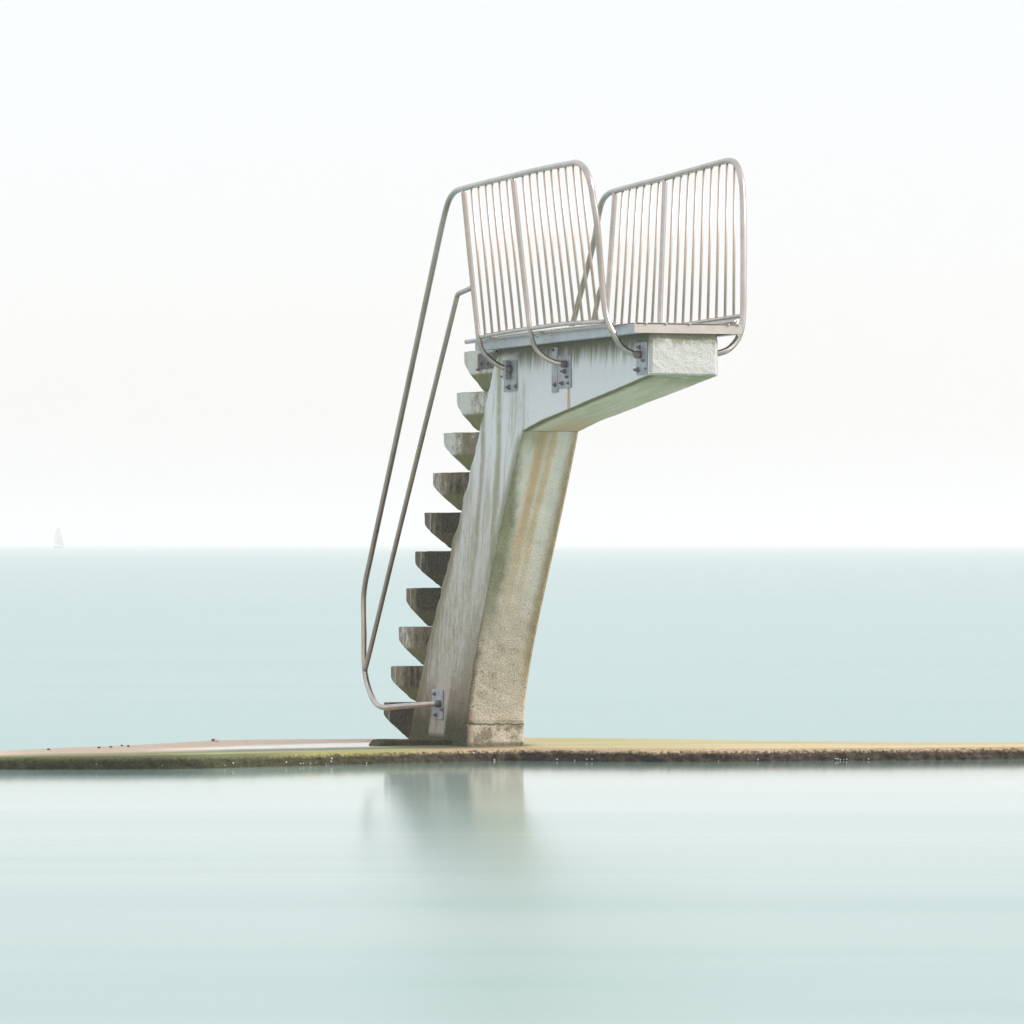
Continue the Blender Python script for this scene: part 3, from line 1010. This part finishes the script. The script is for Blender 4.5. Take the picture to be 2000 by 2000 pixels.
for i, ((xl, yt), yr, (xb_, yb), gr) in enumerate(tr):
    k_ = max(0.0, min(1.0, (i - 1.5) / 2.0))
    prof = [(a[0] * (1 - k_) + b[0] * k_, a[1] * (1 - k_) + b[1] * k_) for a, b in zip(prof_r, prof_s)]
    O1, O2 = 0.014, 0.060
    bot = []
    H = yb - yt
    for a, b in prof:
        off = O1 if b < VB else O1 + (O2 - O1) * min(1, (b - VB) / 0.25)
        q = Q(xl + (xb_ - xl) * a, yt + H * b, off)
        bot.append((q.x, q.z))
    xs_b = [b[0] for b in bot]
    if xs_b[1] <= xs_b[0]:
        xs_b[1] = xs_b[0] + 1e-4
    for j in range(1, len(xs_b)):
        if xs_b[j] <= xs_b[j - 1]:
            xs_b[j] = xs_b[j - 1] + 1e-4
    zs_b = [b[1] for b in bot]
    x0 = xs_b[0]
    xleg = Q(xb_ + 14, yr, O1).x + 0.10
    zt0 = Q(xl, yt, O1).z
    zt1 = Q(xb_ + 14, yr, O1).z
    zbrk = zt0 - (zt0 - zs_b[-1]) * VB
    W = width_at(min(zs_b[-1], ZJ)) - 0.014
    V, Fc, UV = [], [], []
    NX = 22
    Hm = zt0 - zs_b[-1]
    rows_t = []
    for j in range(NX + 1):
        t = j / NX
        xx = x0 + (xleg - x0) * (t ** 1.35)
        zt = zt0 + (zt1 - zt0) * (xx - x0) / (xleg - x0) + mnoise.noise(Vector((xx * 11, i * 3.1, 0))) * 0.004
        if j == 0:
            zt -= 0.006
        zb = float(np.interp(xx, xs_b, zs_b)) + mnoise.fractal(Vector((xx * 15, i * 2.7, 5)), 1, 2, 3) * 0.006
        if j == 0:
            zb = zt - 0.045
        zm = max(zbrk, zb)
        nose = 0.012 * max(0, 1 - (xx - x0) / 0.05) ** 2
        u_ = (xx - x0) / (xs_b[-1] - x0)
        def vv(z_):
            return (zt0 - z_) / Hm
        offb = O1 + nose + (O2 - O1) * min(1, max(0, (zbrk - zb) / (0.25 * Hm)))
        col = [(xx, W - 0.004, zt, 2.0), (xx, O1 + 0.006 + nose, zt, 2.0)]
        for s_ in range(6):
            z_ = zt - 0.005 + (zm - zt + 0.005) * s_ / 5
            a = mnoise.fractal(Vector((xx * 12, i, z_ * 12)), 1, 2, 3) * 0.003
            col.append((xx, O1 + nose + a, z_, vv(z_)))
        for s_ in range(1, 4):
            z_ = zm + (zb - zm) * s_ / 3
            col.append((xx, O1 + nose + (offb - O1 - nose) * s_ / 3, z_, max(vv(z_), 0.6) if zm > zb + 1e-4 else vv(z_)))
        col.append((xx, W - (offb - O1), zb, 0.9))
        col.append((xx, W, zm, 0.6))
        col.append((xx, W, zt - 0.005, 0.1))
        base = len(V)
        for c_ in col:
            V.append(c_[:3]); UV.append((u_, c_[3]))
        nc = len(col)
        if j:
            for c_ in range(nc):
                a, b = base - nc + c_, base - nc + (c_ + 1) % nc
                Fc.append((a, b, b + nc, a + nc)[::-1])
    Fc.append(tuple(range(nc)))
    Fc.append(tuple(range(len(V) - nc, len(V)))[::-1])
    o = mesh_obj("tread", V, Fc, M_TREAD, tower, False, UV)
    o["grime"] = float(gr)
# bottom slab step on the wall
zt = 0.034
bmx = box_bm(-0.52, -0.31, -0.585, 0.20, -0.015, zt, 0.006)
bmesh.ops.subdivide_edges(bmx, edges=bmx.edges[:], cuts=5, use_grid_fill=True)
for vtx in bmx.verts:
    vtx.co += Vector((1, 1, 0.7)) * mnoise.fractal(vtx.co * 11, 1, 2, 3) * 0.016
    vtx.co.y += max(0.0, vtx.co.z) * 1.0 if vtx.co.y < -0.5 else 0
me_o = bm_obj("bottom_step", bmx, simple("mossy_step", (0.035, 0.035, 0.02), (0.10, 0.10, 0.05), 40, 0.9, 0.2, 0.8), tower)

# ------------------------------------------------------------------ deck
XD0 = Q(928, 678, -0.12).x
XD1 = Q(1237, 650, -0.12).x + 0.022
CZ0, CZ1 = 2.867, 2.930
YD1 = off_at(XD1, 1447)


def channel_x(name, x0, x1, yo, yi):
    """C-section running along x, web at yo, flanges reaching yi."""
    t = 0.005
    s_ = 1 if yi > yo else -1
    sec = [(yo, CZ0), (yi, CZ0), (yi, CZ0 + t), (yo + s_ * t, CZ0 + t), (yo + s_ * t, CZ1 - t), (yi, CZ1 - t), (yi, CZ1), (yo, CZ1)]
    V = [(x0, y_, z_) for y_, z_ in sec] + [(x1, y_, z_) for y_, z_ in sec]
    n = len(sec)
    Fc = [(i, (i + 1) % n, n + (i + 1) % n, n + i) for i in range(n)]
    Fc += [tuple(range(n))[::-1], tuple(range(n, 2 * n))]
    bm = bmesh.new()
    vs_ = [bm.verts.new(p) for p in V]
    for f in Fc:
        bm.faces.new([vs_[i] for i in f])
    return bm_obj(name, bm, M_ALU, tower)


channel_x("deck_channel", XD0, XD1 - 0.006, -0.12, -0.055)
channel_x("deck_channel", XD0, XD1 - 0.006, YD1, YD1 - 0.065)
bm_obj("front_channel", box_bm(XD1 - 0.004, XD1 + 0.004, -0.123, YD1 + 0.003, CZ0 + 0.002, CZ1 - 0.001, 0.0015), metal_mat("front_channel_metal", (0.50, 0.455, 0.42), (0.44, 0.40, 0.37), 0.4, 0.5), tower)
deck = bm_obj("deck_board", box_bm(XD0 + 0.01, XD1 + 0.010, -0.112, YD1 - 0.008, CZ1 + 0.002, CZ1 + 0.008, 0.002), simple("deck_board_paint", (0.22, 0.21, 0.19), (0.32, 0.30, 0.27), 25, 0.8), tower)
# small rivets along the deck edge
riv_me = None
for pxr in (1240, 1263, 1302, 1348, 1424, 1443):
    yy = off_at(XD1 + 0.012, pxr)
    bmr = bmesh.new()
    bmesh.ops.create_uvsphere(bmr, u_segments=8, v_segments=5, radius=0.008)
    o = bm_obj("rivet", bmr, M_ALU, tower, True)
    o.location = (XD1 + 0.008, yy, CZ1 + 0.001)
for pxr in (1048, 1074):
    q = Q(pxr, 660, -0.124)
    bmr = bmesh.new()
    bmesh.ops.create_uvsphere(bmr, u_segments=8, v_segments=5, radius=0.009)
    o = bm_obj("rivet", bmr, M_ALU, tower, True)
    o.location = (q.x, -0.122, CZ1 - 0.012)

# ------------------------------------------------------------------ guard rails
def rail_y(pts, x):
    return float(np.interp(x, [p[0] for p in pts], [p[1] for p in pts]))


TB, BB = 0.0212, 0.0098
OT, OB = -0.32, -0.225
# near guard rail: one bent tube from the front bracket over the top and down the stairs
path_l = [Q(1246, 692.6, -0.012), Q(1234, 689.5, -0.05), Q(1215, 678, -0.12), Q(1200.5, 655.5, -0.18), Q(1189, 633, -0.21), Q(1181.8, 605, -0.225),
          Q(1175, 540, -0.245), Q(1166.4, 439, -0.285), Q(1158.0, 385, -0.305), Q(1155.2, 366, -0.312), Q(1149.5, 345.5, OT), Q(1141, 327.5, OT), Q(1127, 318.0, OT), Q(1112, 319.9, OT),
          Q(1060, 329.8, OT), Q(1001.6, 343.6, OT), Q(940, 359, OT), Q(906, 367.6, OT), Q(889.5, 374, OT), Q(878.2, 388.5, OT), Q(870.5, 411, OT), Q(860, 455, OT),
          Q(790, 783.5, OT), Q(721.5, 1100, -0.31), Q(713.5, 1138, -0.31), Q(710.3, 1168, -0.31), Q(710.8, 1225, -0.31), Q(711.3, 1286, -0.31), Q(714, 1320, -0.305), Q(721.5, 1349, -0.295),
          Q(732.5, 1371.5, -0.285), Q(748, 1381.5, -0.27), Q(775, 1380, -0.22), Q(815, 1377, -0.12), Q(858, 1374, -0.012)]
rail_l = tube("guard_rail", path_l, TB, M_STEEL, tower, 18)
top_pts = [(904.7, 367.8), (940, 359), (1001.6, 343.6), (1060, 329.8), (1112, 319.9), (1127, 318), (1141, 327.5), (1149.5, 345.5)]
bot_pts = [(936, 658), (1029, 641.8), (1103.6, 631.5), (1178, 627.8)]
tube("post", [Q(905.0, 369, OT), Q(919, 513, -0.27), Q(931.5, 630, -0.235), Q(936, 665, -0.225), Q(947, 691, -0.18), Q(964, 707, -0.12), Q(981, 717, -0.06), Q(996, 721, -0.012)], 0.0185, M_STEEL, rail_l, 16)
tube("post", [Q(1001.8, 346, OT), Q(1018, 495, -0.27), Q(1031, 610, -0.235), Q(1035.5, 645, -0.225), Q(1045, 677, -0.18), Q(1064, 698, -0.12), Q(1085, 708, -0.06), Q(1103, 711, -0.012)], 0.0185, M_STEEL, rail_l, 16)
tp = [920.5, 934.5, 948.6, 961.3, 975.1, 989.6, 1020.7, 1034.3, 1048.5, 1062.1, 1076.1, 1090.2, 1104.3, 1119.2, 1133.5]
bp = [948.0, 962, 976, 990.3, 1005.3, 1019.7, 1050.5, 1065.2, 1079.6, 1094.1, 1108.6, 1123.3, 1138, 1152.7, 1167.2]
for a, b in zip(tp, bp):
    tube("baluster", [Q(a, rail_y(top_pts, a) + 2, OT), Q(b, rail_y(bot_pts, b), OB)], BB, M_BAR, rail_l, 10, False)
tube("bottom_rail", [Q(934, 659, OB + 0.005), Q(980, 650, OB), Q(1029, 642.5, OB), Q(1103.6, 632.5, OB), Q(1180, 628.3, OB)], 0.0155, M_STEEL, rail_l, 14)
tube("kick_rail", [Q(911, 667.8, -0.16), Q(973, 659, -0.16), Q(1047.7, 650, -0.16), Q(1120, 642, -0.16), Q(1203.5, 634, -0.16)], 0.0165, M_STEEL, rail_l, 14)
tube("handrail", [Q(919.5, 563, -0.262), Q(906, 569, -0.275), Q(896.5, 573.3, -0.29), Q(893.3, 577, -0.293), Q(891, 586, -0.295), Q(830, 832, -0.305), Q(764, 1100, -0.31), Q(724, 1265.5, -0.31), Q(713, 1309, -0.308)], 0.0185, M_STEEL, rail_l, 16)

# far guard rail
OTR, OBR = 0.77, 0.685
path_r = [Q(1399, 690.5, WE + 0.012), Q(1412, 687.5, 0.53), Q(1426, 680, 0.585), Q(1440.5, 662.5, 0.645), Q(1448.5, 640, 0.675), Q(1451.3, 616, 0.69), Q(1452, 560, 0.70), Q(1452, 440, 0.735),
          Q(1450.8, 385, 0.755), Q(1449.3, 360, 0.762), Q(1445, 338, OTR), Q(1437.5, 320, OTR), Q(1425, 313.8, OTR), Q(1411, 316.2, OTR), Q(1360, 330.2, OTR), Q(1298, 347.5, OTR), Q(1240, 362.5, OTR), Q(1203, 372.3, OTR),
          Q(1187, 379.5, OTR), Q(1176, 394, OTR), Q(1169.5, 418, OTR), Q(1160, 472, OTR), Q(1128, 596, OTR), Q(1085, 763, OTR), Q(1030, 975, OTR), Q(993, 1125, OTR), Q(986, 1160, OTR), Q(984, 1200, OTR), Q(984, 1280, OTR), Q(986, 1325, 0.765), Q(993, 1352, 0.75),
          Q(1004, 1366, 0.73), Q(1016, 1368, 0.68), Q(1010, 1364, 0.55), Q(1000, 1360, width_at(0.35) + 0.012)]
rail_r = tube("guard_rail", path_r, TB, M_STEEL, tower, 18)
topr = [(1203, 372.3), (1240, 362.5), (1298, 347.5), (1360, 330.2), (1411, 316.2), (1425, 313.8), (1437.5, 320)]
botr = [(1180, 657), (1320, 636.5), (1445, 617.5)]


def far_post(a_top, a_mid, zb):
    P1, P2 = Q(*a_top, OTR), Q(*a_mid, OBR)
    return [P1, (P1 + P2) / 2, P2 + (P1 - P2) * 0.12, P2, Vector((P2.x, OBR - 0.03, P2.z - 0.11)), Vector((P2.x, OBR - 0.10, P2.z - 0.21)), Vector((P2.x, 0.5, P2.z - 0.25)), Vector((P2.x, width_at(2.3) + 0.012, P2.z - 0.26))]


tube("post", far_post((1201.3, 374), (1182.0, 652), 0), 0.0185, M_STEEL, rail_r, 16)
tube("post", far_post((1298.8, 349), (1287.8, 644), 0), 0.0185, M_STEEL, rail_r, 16)
tpr = [1216.5, 1230.6, 1244.5, 1258.6, 1273, 1287.2, 1316.3, 1330.6, 1345, 1360, 1375.2, 1390.2, 1405.5, 1420.4, 1434.8]
bpr = [1199.0, 1212.8, 1227.5, 1242.3, 1257.8, 1273.2, 1303.5, 1318.3, 1333.6, 1349.4, 1366, 1382.4, 1399, 1416, 1433]
for a, b in zip(tpr, bpr):
    tube("baluster", [Q(a, rail_y(topr, a) + 2, OTR), Q(b, rail_y(botr, b), OBR)], BB, M_BAR, rail_r, 10, False)
tube("bottom_rail", [Q(1180, 657, OBR), Q(1320, 636.5, OBR), Q(1449, 617, OBR)], 0.0155, M_STEEL, rail_r, 14)
tube("kick_rail", [Q(1176, 664, 0.62), Q(1349, 638.5, 0.62), Q(1434.5, 628.5, 0.62)], 0.0165, M_STEEL, rail_r, 14)
tube("handrail", [Q(1189, 556, 0.715), Q(1178, 560, 0.735), Q(1173, 563.5, 0.745), Q(1170, 574, 0.75), Q(1160, 622, 0.76), Q(1120, 785, 0.765), Q(1052, 1040, 0.77), Q(1000, 1235, 0.77), Q(986, 1300, 0.768)], 0.0185, M_STEEL, rail_r, 16)

# ------------------------------------------------------------------ brackets
def bracket(px0, px1, py0, py1, th=0.008, off=-0.002, mat=M_PLATE, side=-1, base=0.0):
    a, b = Q(px0, (py0 + py1) / 2, base), Q(px1, (py0 + py1) / 2, base)
    zt_, zb_ = Q((px0 + px1) / 2, py0, base).z, Q((px0 + px1) / 2, py1, base).z
    y0, y1 = (base + off - th, base + off) if side < 0 else (base - off, base - off + th)
    return bm_obj("bracket", box_bm(a.x, b.x, y0, y1, zb_, zt_, 0.0025), mat, tower), y0


def bolt(parent, px, py, off, r=0.016, ln=0.03, mat=None, d=(0, -1, 0)):
    r, ln = r * 0.9, ln * 0.7
    q = Q(px, py, off)
    dv = Vector(d)
    bmb = bmesh.new()
    bmesh.ops.create_cone(bmb, cap_ends=True, segments=6, radius1=r, radius2=r, depth=ln * 0.45)
    bmesh.ops.translate(bmb, verts=bmb.verts[:], vec=(0, 0, ln * 0.22))
    g = bmesh.ops.create_cone(bmb, cap_ends=True, segments=10, radius1=r * 0.55, radius2=r * 0.5, depth=ln)
    bmesh.ops.translate(bmb, verts=g['verts'], vec=(0, 0, ln * 0.5 + 0.0005))
    o = bm_obj("bolt", bmb, mat or M_BOLT, parent)
    o.location = q
    o.rotation_euler = dv.to_track_quat('Z', 'Y').to_euler()
    return o


def collar(parent, px, py, off, r=0.027, ln=0.05, name="collar"):
    q = Q(px, py, off)
    V_, F_ = tube_geo([q + Vector((0, 0.0, 0)), q + Vector((0, ln, 0))], r, 16)
    return mesh_obj(name, V_, F_, M_BOLT, parent, True)


b1, y1_ = bracket(986, 1011, 705, 764)
collar(b1, 990, 720.5, -0.045, 0.025, 0.034)
bm_obj("gusset", box_bm(Q(994, 720).x, Q(1000, 720).x, -0.05, -0.0125, Q(995, 741).z, Q(995, 704).z, 0.002), M_PLATE, b1)
for p, r_, l_ in (((988, 735.5), 0.015, 0.055), ((995, 756.5), 0.021, 0.04), ((1008, 754.5), 0.017, 0.025)):
    bolt(b1, p[0], p[1], y1_, r_, l_)
b2, y2_ = bracket(1092, 1117, 694, 757.5)
collar(b2, 1097, 711, -0.045, 0.025, 0.034)
for p, r_, l_ in (((1104, 725.5), 0.019, 0.05), ((1108, 736), 0.013, 0.03), ((1099, 748.5), 0.017, 0.04), ((1110, 748), 0.013, 0.02)):
    bolt(b2, p[0], p[1], y2_, r_, l_)
b3, y3_ = bracket(1079.5, 1091, 678, 766)
bolt(b3, 1085, 751.5, y3_, 0.018, 0.03)
bolt(b3, 1081, 683.5, y3_, 0.013, 0.02)
b4, y4_ = bracket(1245.5, 1265.5, 668, 732)
collar(b4, 1240, 692.6, -0.05, 0.026, 0.04)
bolt(b4, 1247, 722.5, y4_, 0.020, 0.05)
bolt(b4, 1261.5, 720, y4_, 0.010, 0.015)
bolt(b4, 1257, 704, y4_, 0.013, 0.03)
bolt(b4, 1250, 678, y4_, 0.015, 0.03)
b5, y5_ = bracket(846, 867, 1346.5, 1404.5)
collar(b5, 851, 1374.6, -0.045, 0.027, 0.034)
for p, r_, l_ in (((849.5, 1355), 0.017, 0.03), ((852, 1396.5), 0.018, 0.035), ((864, 1386), 0.014, 0.03)):
    bolt(b5, p[0], p[1], y5_, r_, l_)
b6, y6_ = bracket(932, 971, 689, 719.5, 0.008, 0.010, metal_mat("dark_old_plate", (0.09, 0.085, 0.08), (0.16, 0.15, 0.14), 0.2, 0.6))
bolt(b6, 941, 709, y6_, 0.02, 0.03)
bolt(b6, 953, 710, y6_, 0.014, 0.02)
bolt(b6, 935, 722, y6_, 0.014, 0.03)
# far-side brackets
for xloc, zz in ((far_post((1201.3, 374), (1182.0, 652), 0)[-1].x, far_post((1201.3, 374), (1182.0, 652), 0)[-1].z),
                 (far_post((1298.8, 349), (1287.8, 644), 0)[-1].x, far_post((1298.8, 349), (1287.8, 644), 0)[-1].z),
                 (Q(1399, 690.5, WE).x - 0.02, Q(1399, 690.5, WE).z)):
    yb_ = WTOP + (WE - WTOP) * max(0, (xloc - XJ) / (XE - XJ)) + 0.002
    bo = bm_obj("bracket", box_bm(xloc - 0.10, min(xloc + 0.10, XE - 0.01), yb_, yb_ + 0.008, zz - 0.15, zz + 0.09, 0.0025), M_PLATE, tower)
    for dz in (-0.11, 0.06):
        bmb = bmesh.new()
        bmesh.ops.create_cone(bmb, cap_ends=True, segments=6, radius1=0.017, radius2=0.017, depth=0.03)
        o = bm_obj("bolt", bmb, M_BOLT, bo)
        o.location = (xloc - 0.06, yb_ + 0.018, zz + dz)
        o.rotation_euler = (R(90), 0, 0)

# ------------------------------------------------------------------ limpets on the pool face of the wall (parts of the wall)
lime = bmesh.new()
bmesh.ops.create_cone(lime, cap_ends=True, segments=7, radius1=0.008, radius2=0.003, depth=0.007)
bmesh.ops.subdivide_edges(lime, edges=lime.edges[:], cuts=1)
lim_me = bpy.data.meshes.new("limpet")
lime.to_mesh(lim_me); lime.free()
lim_me.materials.append(M_SHELL)
lim_me.polygons.foreach_set("use_smooth", [True] * len(lim_me.polygons))
spots = [(559, 1489, 1.0), (586.5, 1491.5, .9), (591.5, 1491, .8), (606, 1492, 1.0), (617, 1489.5, 1.2), (636.5, 1492, .7), (647, 1481.5, 1.2), (646.5, 1487.5, .9), (715.5, 1493, .8),
         (1480, 1483, 1.0), (1632, 1482, 1.0), (1636.5, 1482.3, .9), (1640.5, 1484, .8), (1653.5, 1483, .9), (1696.5, 1482.5, 1.2), (1648, 1483.5, .6), (1687, 1484, .5),
         (1088, 1483.5, .8), (1122, 1487, .7), (1146, 1483, .9), (1156, 1482.5, 1.1), (966, 1486, 1.3), (925, 1471.5, 1.0), (455, 1490.5, 1.0), (439, 1495, .6), (317, 1495, .5), (188, 1492.5, .7), (1403, 1486, .6), (1461, 1485.5, .6), (1582, 1475, .5)]
NPx = np.array([p[0] for p in NP[3:-3]]); NPy = np.array([p[1] for p in NP[3:-3]])
for px, py, s_ in spots:
    D = 35.3
    for _ in range(4):
        xx = (px - 1000) / F * D
        D = float(np.interp(xx, NPx, NPy)) + 0.004
    z = HC - (py - HZ) * D / F
    z = max(z, WZ + 0.006)
    o = bpy.data.objects.new("limpet", lim_me)
    COL.objects.link(o)
    o.location = (xx, D - 0.006, z)
    o.rotation_euler = (R(90) + rnd.uniform(-.3, .3), rnd.uniform(0, 3), rnd.uniform(-.4, .4))
    o.scale = (s_, s_ * rnd.uniform(.8, 1.2), s_)
    o.parent = wall

# ------------------------------------------------------------------ stones on the wall top
def stone(name, px, py, r_, mat, label, cat, sx=1.3, group=None):
    bmq = bmesh.new()
    bmesh.ops.create_icosphere(bmq, subdivisions=3, radius=r_)
    for vtx in bmq.verts:
        n_ = mnoise.fractal(vtx.co / r_ * 1.3 + Vector((px, py, 0)), 1, 2, 3)
        vtx.co *= 1 + 0.22 * n_
        vtx.co.x *= sx
        vtx.co.z *= 0.72
    o = bm_obj(name, bmq, mat, None, True)
    gx, gy = G0(px, py)
    o.location = (gx, gy, r_ * 0.5 - 0.002)
    o.rotation_euler = (0, 0, rnd.uniform(0, 0.8))
    tag(o, label, cat, group)
    return o


GP = "dark pebbles on the left of the sea wall"
stone("pebble", 95, 1464.0, 0.0090, M_PEBBLE, "lone dark pebble on the sea wall top, farthest left in the photo", "pebble", 1.4, GP)
stone("pebble", 193.5, 1460.3, 0.0090, M_PEBBLE, "dark elongated pebble on the sea wall, first left of a close row of four", "pebble", 1.5, GP)
stone("pebble", 216.5, 1459.2, 0.0085, M_PEBBLE, "dark flat pebble on the sea wall, second from left in a row of four", "pebble", 1.4, GP)
stone("pebble", 238, 1456.4, 0.0080, M_PEBBLE, "dark pebble near the wall's seaward edge, third from left in a row of four", "pebble", 1.3, GP)
stone("pebble", 250.5, 1457.8, 0.0100, M_PEBBLE, "taller dark pebble on the wall, rightmost in a row of four", "pebble", 1.1, GP)
stone("stone", 417, 1447.0, 0.015, M_PEBBLE, "dark upright stone on the seaward edge of the wall beside a pale stone", "stone", 1.0)
stone("stone", 423, 1447.2, 0.012, M_PALE, "small pale cream stone on the seaward edge of the wall beside a dark stone", "stone", 1.4)

# ------------------------------------------------------------------ sailing boat far out
BD = 1900.0
bx_ = (116.0 - 1000.0) / F * BD
boat = bpy.data.objects.new("sailing_boat", None)
boat.location = (bx_, BD, -0.30)
boat.rotation_euler = (0, 0, R(55))
boat.scale = (0.76, 0.76, 0.76)
COL.objects.link(boat)
tag(boat, "distant sailing boat, pale in the haze on the horizon at far left", "sailing boat")
secs = [(-3.4, 0.9, 0.2, 1.0), (-2.2, 1.25, -0.1, 0.95), (-0.5, 1.4, -0.25, 0.9), (1.3, 1.2, -0.2, 0.95), (2.9, 0.6, -0.05, 1.1), (3.9, 0.05, 0.4, 1.25)]
V, Fc = [], []
for xx, hw, zk, zd in secs:
    V += [(xx, -hw, zd), (xx, -hw * 0.8, (zk + zd) / 2), (xx, 0, zk), (xx, hw * 0.8, (zk + zd) / 2), (xx, hw, zd), (xx, 0, zd + 0.08)]
for i in range(len(secs) - 1):
    for j in range(6):
        a, b = i * 6 + j, i * 6 + (j + 1) % 6
        Fc.append((a, b, b + 6, a + 6))
Fc.append(tuple(range(6))[::-1]); Fc.append(tuple(range(30, 36)))
mesh_obj("hull", V, Fc, M_HULL, boat)
V_, F_ = tube_geo([Vector((0.3, 0, 0.9)), Vector((0.3, 0, 11.3))], 0.09, 8)
mesh_obj("mast", V_, F_, M_HULL, boat)
V_, F_ = tube_geo([Vector((0.2, 0, 2.0)), Vector((-3.4, 0.4, 2.1))], 0.07, 8)
mesh_obj("boom", V_, F_, M_HULL, boat)


def sail(name, tack, clew, head, belly, hw=0.5):
    V, Fc = [], []
    n = 10
    T, Cl, H = Vector(tack), Vector(clew), Vector(head)
    for i in range(n + 1):
        t = i / n
        lf = T + (H - T) * t
        le = Cl + (H + (Vector((-1.5, 0.2, -0.2)) if name == 'mainsail' else Vector((0, 0, 0))) - Cl) * t + (Cl - T).normalized() * math.sin(math.pi * t) * hw
        for j in range(n + 1):
            s_ = j / n
            p = lf + (le - lf) * s_
            V.append((p.x, p.y + math.sin(math.pi * s_) * belly * (1 - t * 0.8), p.z))
    for i in range(n):
        for j in range(n):
            a = i * (n + 1) + j
            Fc.append((a, a + 1, a + n + 2, a + n + 1))
    o = mesh_obj(name, V, Fc, M_SAIL, boat, True)
    sol = o.modifiers.new("thickness", 'SOLIDIFY')
    sol.thickness = 0.02
    return o


sail("mainsail", (0.15, 0, 2.1), (-3.3, 0.4, 2.2), (0.2, 0, 10.6), 0.5, 1.0)
sail("jib", (3.7, 0, 1.4), (0.6, 0.5, 1.7), (0.42, 0, 9.6), 0.4, 0.6)
